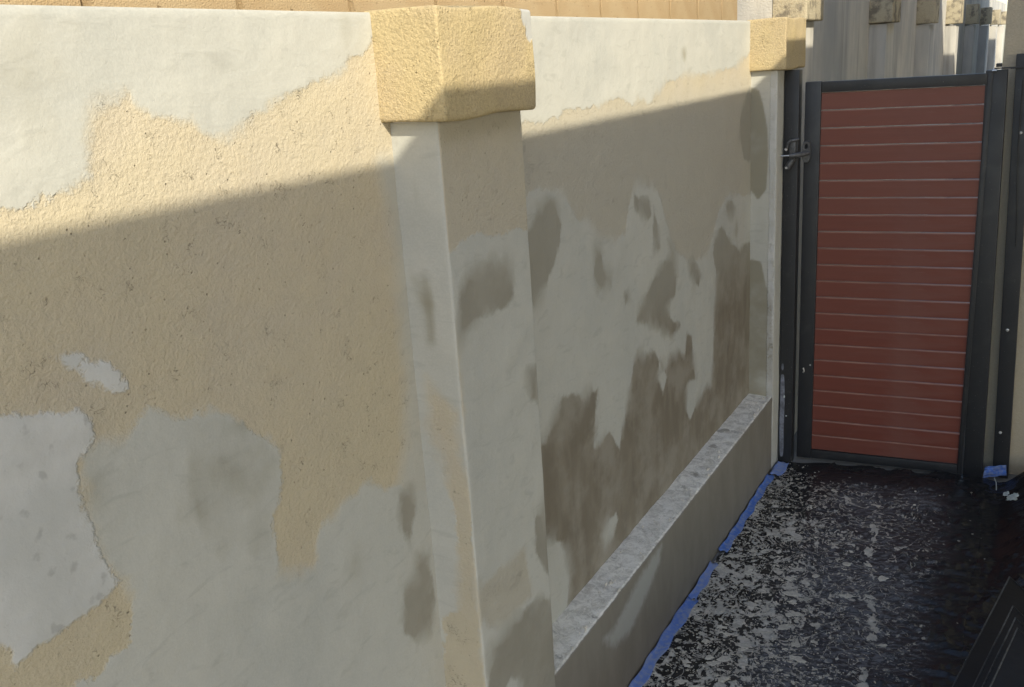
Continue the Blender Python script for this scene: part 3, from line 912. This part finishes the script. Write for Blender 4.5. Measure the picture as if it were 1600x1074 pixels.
obj('latch_arm', tube_mesh('latch_arm', [(-0.044, -0.082, 1.370), (-0.03, -0.083, 1.370), (-0.008, -0.074, 1.371), (0.020, -0.026, 1.373)], [0.0085, 0.010, 0.0105, 0.009], 12), M_LATCH, lat).matrix_parent_inverse = Matrix.Translation((-0.012, 0.0205, -1.377))
obj('latch_rod', tube_mesh('latch_rod', [(-0.083, -0.084, 1.369), (-0.040, -0.083, 1.370)], 0.0036, 10), M_STEEL, lat).matrix_parent_inverse = Matrix.Translation((-0.012, 0.0205, -1.377))
obj('rivet', tube_mesh('rivet', [(0.049, 0.0, 0.455), (0.049, -0.003, 0.455)], 0.0035, 10), M_ZINC, GATE)
obj('rivet', tube_mesh('rivet', [(0.020, 0.0, 0.418), (0.024, -0.006, 0.428), (0.020, -0.003, 0.44)], 0.0035, 8), M_ZINC, GATE)

# ---- posts
POST = thing('gate_post', 'black square gate post against the wall pier, with latch keeper and dried smear', 'post', (0.138, 4.0, 0))
PO = (0.138, 4.0, 0)
obj('post', box_mesh('post', 0.1085, 0.1665, 3.970, 4.024, 0, 1.703, 0.003, origin=PO), M_METAL, POST)
def rel(pts, o): return [(p[0] - o[0], p[1] - o[1], p[2] - o[2]) for p in pts]
keep = obj('keeper', tube_mesh('keeper', rel([(0.170, 3.962, 1.433), (0.158, 3.952, 1.430), (0.140, 3.948, 1.428), (0.132, 3.947, 1.420), (0.130, 3.947, 1.405), (0.124, 3.947, 1.392)], PO), [0.006, 0.007, 0.006, 0.005, 0.005, 0.0055], 10), M_LATCH, POST)
obj('keeper_pin', tube_mesh('keeper_pin', rel([(0.126, 3.945, 1.398), (0.122, 3.944, 1.391)], PO), 0.0062, 10), M_ZINC, keep)
obj('keeper_plate', box_mesh('keeper_plate', 0.134, 0.160, 3.955, 3.9697, 1.345, 1.428, 0.004, origin=PO), M_LATCH, POST)
kc = obj('lock_barrel', tube_mesh('lock_barrel', rel([(0.152, 3.950, 1.352), (0.140, 3.948, 1.336), (0.129, 3.946, 1.318)], PO), [0.010, 0.0125, 0.0115], 14), M_LATCH, POST)
obj('lock_pin', tube_mesh('lock_pin', rel([(0.130, 3.934, 1.322), (0.130, 3.931, 1.322)], PO), 0.005, 10), M_ZINC, kc)

def flat_mark(name, pts, y, mat, parent, o, thick=0.0008, n=1):
    """thin crust with the outline pts (x,z) standing on a face at y"""
    V = [(p[0] - o[0], y - thick - o[1], p[1] - o[2]) for p in pts] + [(p[0] - o[0], y + 0.0002 - o[1], p[1] - o[2]) for p in pts]
    m = len(pts)
    F = [tuple(range(m)), tuple(range(2 * m - 1, m - 1, -1))]
    for k in range(m):
        F.append((k, m + k, m + (k + 1) % m, (k + 1) % m))
    me = mesh_np(name, V, F, smooth=False)
    bm = bmesh.new(); bm.from_mesh(me); bmesh.ops.recalc_face_normals(bm, faces=bm.faces[:]); bm.to_mesh(me); bm.free()
    return obj(name, me, mat, parent)
pts = []
for k in range(40):
    a = 2 * math.pi * k / 40
    p = 4.5
    c, s = math.cos(a), math.sin(a)
    q = (abs(c) ** p + abs(s) ** p) ** (-1 / p)
    pts.append((0.1225 + 0.0095 * c * q + 0.0009 * math.sin(5 * a), 0.225 + 0.195 * s * q))
flat_mark('plaster_smear', pts, 3.970, M_SMEAR, POST, PO)
flat_mark('plaster_smear', [(0.1215 + 0.005 * math.cos(2 * math.pi * k / 14), 0.455 + 0.016 * math.sin(2 * math.pi * k / 14)) for k in range(14)], 3.970, M_SMEAR, POST, PO)
for (px, pz) in ((0.131, 0.318), (0.141, 0.228)):
    flat_mark('plaster_fleck', [(px + 0.003 * math.cos(2 * math.pi * k / 9), pz + (0.006 if pz > 0.3 else 0.003) * math.sin(2 * math.pi * k / 9)) for k in range(9)], 3.970, M_SCRAP, POST, PO, 0.002)

HP = thing('hinge_post', 'black hinge post on the right edge of the red slatted gate', 'post', (0.885, 4.10, 0))
HPO = (0.885, 4.10, 0)
def leaning_post(name, xa, xb, ya, yb, z1, dx, mat, parent, o, bev=0.003):
    me = box_mesh(name, xa, xb, ya, yb, 0, z1, bev, origin=o)
    for v in me.vertices:
        v.co.x -= dx * (v.co.z / z1)
    return obj(name, me, mat, parent)
leaning_post('post', 0.855, 0.928, 4.088, 4.138, 1.66, 0.030, M_METAL, HP, HPO)
obj('top_hinge', box_mesh('top_hinge', 0.853, 0.925, 4.080, 4.086, 1.6635, 1.669, 0.001, origin=HPO), M_METAL, HP)
obj('hinge_knuckle', box_mesh('hinge_knuckle', 0.858, 0.878, 4.075, 4.098, 1.6705, 1.684, 0.002, origin=HPO), M_METAL, HP)
obj('hinge_pin', tube_mesh('hinge_pin', rel([(0.846, 4.078, 1.6585), (0.862, 4.078, 1.659)], HPO), 0.0042, 10), M_STEEL, HP)

WP = thing('wall_post', 'black flat post screwed to the cream house wall right of the gate', 'post', (0.96, 4.15, 0))
WPO = (0.96, 4.15, 0)
leaning_post('post', 0.964, 1.024, 4.135, 4.183, 1.712, 0.044, M_METAL, WP, WPO)
for (sx, sz) in ((0.957, 1.424), (0.972, 0.646), (0.980, 0.203)):
    obj('screw', tube_mesh('screw', rel([(sx, 4.1347, sz), (sx, 4.1317, sz), (sx, 4.1305, sz)], WPO), [0.0062, 0.0058, 0.003], 12), M_ZINC, WP)
obj('hinge_strap', box_mesh('hinge_strap', 0.905, 1.02, 4.128, 4.1343, 1.660, 1.667, 0.001, origin=WPO), M_METAL, WP)
CB = obj('cable', tube_mesh('cable', [(0.950, 4.118, 1.62), (0.951, 4.119, 1.50), (0.953, 4.119, 1.36), (0.962, 4.119, 1.22), (0.972, 4.119, 1.08), (0.975, 4.122, 0.99)], 0.0022, 8), M_METAL)
tag(CB, 'thin black cable hanging down the black post on the house wall', 'cable')

# ================================================================== GROUND SHEET AND DEBRIS
def sheet_z(x, y):
    w = 0.006 + 0.004 * fbm(x * 0.7 + y * 0.9, y * 0.4 - x * 0.5, 9, 21, 3)
    ridge = np.abs(fbm(x * 0.9 - y * 0.35, y * 0.9 + x * 0.3, 7, 33, 4) - 0.5)
    w = w + 0.009 * np.clip(1 - ridge / 0.05, 0, 1) ** 1.5 * sstep(0.15, 0.35, x)
    r2 = np.abs(fbm(x * 0.5, y * 2.2, 8, 55, 3) - 0.5)
    w = w + 0.012 * np.clip(1 - r2 / 0.06, 0, 1) ** 1.5 * sstep(0.55, 0.9, x)
    w = w + 0.014 * sstep(3.75, 3.98, y) * sstep(0.3, 0.8, x) * fbm(x, y, 14, 8, 2)
    w = w + 0.07 * sstep(0.99, 1.12, x) * sstep(3.0, 3.5, y)
    return w

def build_sheet():
    nu, nv = 210, 330
    u = np.linspace(0, 1, nu); v = np.linspace(0, 1, nv)
    Ug, Vg = np.meshgrid(u, v, indexing='ij')
    X = 0.118 + (1.75 - 0.118) * Ug
    far = 3.962 + 0.06 * sstep(0.16, 0.28, X) + 0.055 * sstep(0.4, 0.95, X) + 0.012 * np.sin(X * 17) + 0.008 * np.sin(X * 41 + 1)
    far = np.minimum(far, 4.128)
    near = 0.3
    Yv = near + (far - near) * Vg
    x = X.ravel(); y = Yv.ravel()
    z = sheet_z(x, y)
    ed = 0.008 * np.sin(y * 31) + 0.006 * np.sin(y * 67 + 1)
    x = x + ed * sstep(0.2, 0.118, x)
    # paint density: heavy beside the plinth, thinning to the right
    line = 0.47 + 0.10 * sstep(3.2, 2.5, y) - 0.20 * sstep(3.35, 3.85, y)
    dens = sstep(line + 0.12, line - 0.22, x)
    dens = dens * (0.80 + 0.5 * (fbm(x, y, 5, 71, 3) - 0.5) * 2)
    dens = dens * sstep(3.96, 3.80, y) 
    dens = np.maximum(dens, (0.30 * sstep(1.0, 0.70, x) + 0.38 * sstep(0.78, 0.42, x)) * sstep(3.95, 3.7, y) * (0.55 + 0.9 * fbm(x, y, 6, 91, 3)))
    # the meandering dribble down the middle and its branch
    path = np.array([(0.735, 2.35), (0.715, 2.50), (0.69, 2.66), (0.705, 2.79), (0.683, 2.90), (0.66, 3.02), (0.648, 3.12), (0.615, 3.22), (0.60, 3.33), (0.612, 3.44), (0.585, 3.50)])
    br = np.array([(0.61, 3.45), (0.66, 3.42), (0.70, 3.33), (0.73, 3.28)])
    br2 = np.array([(0.56, 3.68), (0.62, 3.66), (0.68, 3.63), (0.70, 3.56), (0.70, 3.50), (0.66, 3.48)])
    br3 = np.array([(0.62, 3.0), (0.56, 3.10), (0.52, 3.16)])
    nzz = 0.020 * (fbm(x, y, 26, 17, 4) - 0.5)
    for P, wd in ((path, 0.012), (br, 0.006), (br2, 0.007), (br3, 0.005)):
        d = np.full(x.shape, 9.0)
        for i in range(len(P) - 1):
            ax, ay = P[i]; bx, by = P[i + 1]
            ex, ey = bx - ax, by - ay
            t = np.clip(((x - ax) * ex + (y - ay) * ey) / (ex * ex + ey * ey), 0, 1)
            d = np.minimum(d, np.hypot(x - ax - t * ex, y - ay - t * ey))
        dens = np.maximum(dens, (0.55 + 0.85 * sstep(0.38, 0.58, fbm(x, y, 13, 61, 3))) * sstep(wd + 0.010, wd - 0.010, d + 2.2 * nzz))
    scuff = sstep(0.25, 0.5, x) * sstep(1.0, 0.66, x) * (0.35 + 0.9 * fbm(x, y, 4, 44, 3))
    scuff = scuff * sstep(3.98, 3.7, y)
    far_spot = np.exp(-((x - 0.72) / 0.12) ** 2 - ((y - 3.75) / 0.14) ** 2)
    scuff = np.clip(np.maximum(scuff, far_spot), 0, 1)
    me = mesh_np('plastic_sheet', np.stack([x, y, z], 1), grid_faces(nu, nv), {'splash': dens, 'scuff': scuff})
    o = obj('plastic_sheet', me, M_SHEET)
    tag(o, 'black plastic sheet spattered with dried plaster covering the passage floor', 'plastic sheet')
build_sheet()

def build_chips():
    V, F, T = [], [], []
    def chip(x, y, r, el, ang, tone, hgt):
        n = 7 if r < 0.006 else 11
        z0 = float(sheet_z(np.array([x]), np.array([y]))[0]) + 0.0008
        base = len(V)
        rad = [r * (0.45 + 0.85 * random.random()) for _ in range(n)]
        for ring, (k, hz) in enumerate(((1.0, 0.0), (0.82, hgt))):
            for i in range(n):
                a = 2 * math.pi * i / n
                px, py = rad[i] * k * math.cos(a) * el, rad[i] * k * math.sin(a)
                qx = x + px * math.cos(ang) - py * math.sin(ang)
                qy = y + px * math.sin(ang) + py * math.cos(ang)
                V.append((qx, qy, z0 + hz * (0.8 + 0.4 * random.random()) - (0.003 if ring == 0 else 0)))
                T.append(tone)
        for i in range(n):
            j = (i + 1) % n
            F.append((base + i, base + j, base + n + j, base + n + i))
        F.append(tuple(base + n + i for i in range(n)))
    cnt = 0
    while cnt < 3800:
        x = random.uniform(0.13, 1.0); y = random.uniform(2.0, 3.98)
        line = 0.42 + 0.12 * (1 if y < 2.9 else 0) - 0.22 * max(0, (y - 3.35) / 0.5)
        p = 1.0 / (1 + math.exp((x - line) / 0.055))
        p = max(p, 0.05 if x < 0.85 else 0.012)
        if y > 3.8: p *= 0.55
        if random.random() > p: continue
        r = min(0.014, 0.0014 * math.exp(random.gauss(0.2, 0.68)))
        if y > 3.2: r *= 0.8
        chip(x, y, r, random.uniform(1.0, 2.2), random.gauss(0.25, 0.6), random.random() ** 1.3, 0.0006 + r * 0.07)
        cnt += 1
    big = [(0.317, 2.462, 0.019, 1.15), (0.678, 3.116, 0.020, 1.15), (0.30, 2.43, 0.013, 1.9), (0.26, 2.62, 0.014, 1.3), (0.275, 2.45, 0.012, 1.4), (0.245, 2.52, 0.012, 1.2),
           (0.60, 2.96, 0.017, 2.0), (0.55, 3.17, 0.015, 1.3), (0.41, 2.90, 0.018, 2.1), (0.45, 2.78, 0.017, 2.0), (0.39, 3.0, 0.015, 1.5), (0.44, 2.70, 0.015, 2.4),
           (0.52, 2.55, 0.017, 1.7), (0.50, 2.62, 0.014, 1.3), (0.66, 2.98, 0.014, 1.5), (0.74, 2.72, 0.011, 1.3), (0.35, 2.36, 0.014, 1.4), (0.29, 2.30, 0.013, 1.7),
           (0.22, 2.40, 0.013, 1.2), (0.355, 2.55, 0.011, 2.4), (0.33, 2.72, 0.012, 1.3), (0.47, 3.05, 0.013, 1.6), (0.62, 3.19, 0.012, 1.3), (0.78, 2.98, 0.011, 1.8)]
    for (x, y, r, el) in big:
        chip(x, y, r, el, random.gauss(0.2, 0.3), random.uniform(0.45, 0.9), 0.0018)
    me = mesh_np('plaster_debris', V, F, {'tone': T}, smooth=False)
    o = obj('plaster_debris', me, M_CHIP)
    o['kind'] = 'stuff'
    o['label'] = 'pale chips and splatters of dried plaster on the black sheet'
    o['category'] = 'plaster debris'
build_chips()

# ---- crumbs of plaster lying on the wall ledge
def build_crumbs():
    V, F, T = [], [], []
    for _ in range(700):
        y = random.uniform(1.85, 3.86); x = random.uniform(0.006, 0.098)
        r = 0.0012 * math.exp(random.gauss(0.2, 0.55)); z0 = LED + 0.003
        b = len(V); n = 5
        for i in range(n):
            a = 2 * math.pi * i / n + random.random()
            V.append((x + r * math.cos(a), y + r * math.sin(a) * 1.3, z0 - 0.004))
        V.append((x, y, z0 + r * 0.9))
        T += [random.random()] * (n + 1)
        for i in range(n):
            F.append((b + i, b + (i + 1) % n, b + n))
    o = obj('plaster_crumbs', mesh_np('plaster_crumbs', V, F, {'tone': T}, smooth=False), M_CHIP)
    o['kind'] = 'stuff'
    o['label'] = 'loose plaster crumbs lying on the pale wall ledge'
    o['category'] = 'plaster debris'
build_crumbs()

# ---- blue masking tape
def tape_strip(x0, x1, ya, yb, faded, label, seed, wave=0.002):
    nv = max(8, int((yb - ya) / 0.012)); nu = 9
    ys = np.linspace(ya, yb, nv)
    V, A_ = [], []
    for j, y in enumerate(ys):
        t = j / (nv - 1)
        xa = x0 + wave * math.sin(y * 9 + seed) + 0.0025 * math.sin(y * 47 + seed)
        xb = x1 + wave * math.sin(y * 7 + seed + 1) + 0.004 * math.sin(y * 39 + seed * 2)
        for i in range(nu):
            s = i / (nu - 1)
            x = xa + (xb - xa) * s
            yy = y + (0.006 * math.sin(s * 9 + seed) if j in (0, nv - 1) else 0)
            z = float(sheet_z(np.array([max(x, 0.12)]), np.array([yy]))[0]) + 0.0030 + 0.0007 * math.sin(yy * 60 + s * 5 + seed) * math.sin(yy * 23 + seed) + 0.005 * (1 - s) ** 4
            V.append((x, yy, z))
            A_.append(faded * (0.6 + 0.4 * math.sin(yy * 6 + seed)))
    me = mesh_np('masking_tape', V, grid_faces(nv, nu, flip=True), {'faded': A_})
    o = obj('masking_tape', me, M_TAPE)
    tag(o, label, 'tape', 'blue masking tape along the foot of the wall')
    md = o.modifiers.new('thickness', 'SOLIDIFY'); md.thickness = 0.0006
    return o
tape_strip(0.1075, 0.144, 1.95, 2.735, 0.45, 'longest strip of blue masking tape along the wall foot, at the bottom of the photo', 0.3)
tape_strip(0.1075, 0.139, 2.74, 2.99, 0.9, 'short faded blue tape strip speckled with plaster, between two brighter strips', 1.7)
tape_strip(0.1085, 0.138, 3.09, 3.80, 0.0, 'deep blue tape strip along the wall foot nearest the gate post', 2.9)
tape_strip(0.1085, 0.160, 3.81, 3.952, 0.6, 'torn end of blue tape lying in front of the latch-side gate post', 4.1, 0.006)

def crumpled(name, corners, nu, nv, amp, seed, mat, attrs=None):
    """strip of thin stuff crumpled into folds between four corner points"""
    a, b, c, d = [np.array(q, float) for q in corners]
    r = random.Random(seed)
    ph = [r.uniform(0, 6) for _ in range(6)]
    V = []
    nrm = np.cross(b - a, d - a); nrm /= np.linalg.norm(nrm)
    for i in range(nu):
        s = i / (nu - 1)
        for j in range(nv):
            t = j / (nv - 1)
            p = a * (1 - s) * (1 - t) + b * s * (1 - t) + c * s * t + d * (1 - s) * t
            f = math.sin(9 * t + 3 * s + ph[0]) + 0.7 * math.sin(15 * t - 4 * s + ph[1]) + 0.6 * abs(math.sin(7 * s + 2 * t + ph[2])) + 0.5 * math.sin(22 * s * t + ph[3])
            e = 0.25 * amp * math.sin(13 * s + ph[4])
            V.append(tuple(p + nrm * amp * f + np.array([0, 0, e])))
    me = mesh_np(name, V, grid_faces(nu, nv), {'faded': [0.0] * len(V)}, smooth=False)
    o = obj(name, me, mat)
    md = o.modifiers.new('thickness', 'SOLIDIFY'); md.thickness = 0.0008
    return o
o = crumpled('tape_wad', [(0.932, 4.085, 0.012), (1.018, 4.100, 0.030), (1.012, 4.120, 0.068), (0.935, 4.110, 0.050)], 16, 9, 0.0045, 5, M_TAPE)
tag(o, 'bunched bright blue tape at the foot of the black wall post', 'tape')
o = crumpled('paper_scrap', [(1.028, 3.765, 0.072), (1.062, 3.745, 0.095), (1.068, 3.765, 0.105), (1.032, 3.790, 0.085)], 9, 6, 0.004, 9, M_SCRAP)
tag(o, 'small crumpled pale scrap lying on the black sheet at the right edge', 'scrap')
o = crumpled('paper_scrap', [(1.015, 3.83, 0.060), (1.032, 3.815, 0.068), (1.034, 3.835, 0.078), (1.018, 3.845, 0.07)], 7, 5, 0.003, 12, M_SCRAP)
tag(o, 'tiny torn pale scrap just behind the larger scrap by the right edge', 'scrap')
o = obj('string_end', tube_mesh('string_end', [(0.975, 4.02, 0.046), (0.984, 3.99, 0.040), (0.987, 3.955, 0.034), (0.988, 3.93, 0.035)], 0.0018, 6), M_SCRAP)
tag(o, 'short pale bit of string below the bunched blue tape', 'string')

# ---- dark boards at the right edge
def board(apex, ang, length, width, z0, z1, label, x_in):
    dv = Vector((math.sin(ang), math.cos(ang), 0))          # runs away from the camera
    rv = Vector((math.cos(ang), -math.sin(ang), 0))
    t = thing('board', label, 'board', (apex[0], apex[1], z0), 0, 'black boards stacked at the right edge of the passage')
    ax = Vector((0, 0, 0))
    outline = [ax, ax - dv * length, ax - dv * length + rv * width, ax + rv * width - dv * x_in * 2.2, ax + rv * x_in * 0.9 - dv * x_in]
    n = len(outline)
    h = z1 - z0
    V = [tuple(p) for p in outline] + [tuple(p + Vector((0, 0, h))) for p in outline]
    F = [tuple(range(n)), tuple(range(2 * n - 1, n - 1, -1))] + [(k, (k + 1) % n, n + (k + 1) % n, n + k) for k in range(n)]
    me = mesh_np('panel', V, F, smooth=False)
    bm = bmesh.new(); bm.from_mesh(me); bmesh.ops.recalc_face_normals(bm, faces=bm.faces[:])
    bmesh.ops.bevel(bm, geom=bm.edges[:], offset=0.002, segments=1, affect='EDGES')
    bm.to_mesh(me); bm.free()
    obj('panel', me, M_BOARD, t)
    lip = [outline[1] + Vector((0.002, 0, h)), outline[0] + Vector((0.002, -0.002, h)), outline[4] + Vector((0, 0, h))]
    obj('worn_edge', tube_mesh('worn_edge', [tuple(p) for p in lip], 0.0022, 6), M_EDGE, t)
    return t
ang = math.radians(9.5)
board((1.060, 3.02), ang, 1.3, 0.5, 0.022, 0.16, 'lowest black board of the stack, with a pale screw head near its edge', 0.10)
board((1.074, 2.66), ang, 1.1, 0.5, 0.163, 0.27, 'second black board from the bottom of the stack at the right edge', 0.10)
board((1.081, 2.50), ang, 1.0, 0.5, 0.273, 0.33, 'third black board from the bottom of the stack at the right edge', 0.08)
board((1.086, 2.37), ang, 0.9, 0.5, 0.333, 0.38, 'topmost black board of the stack at the right edge', 0.08)
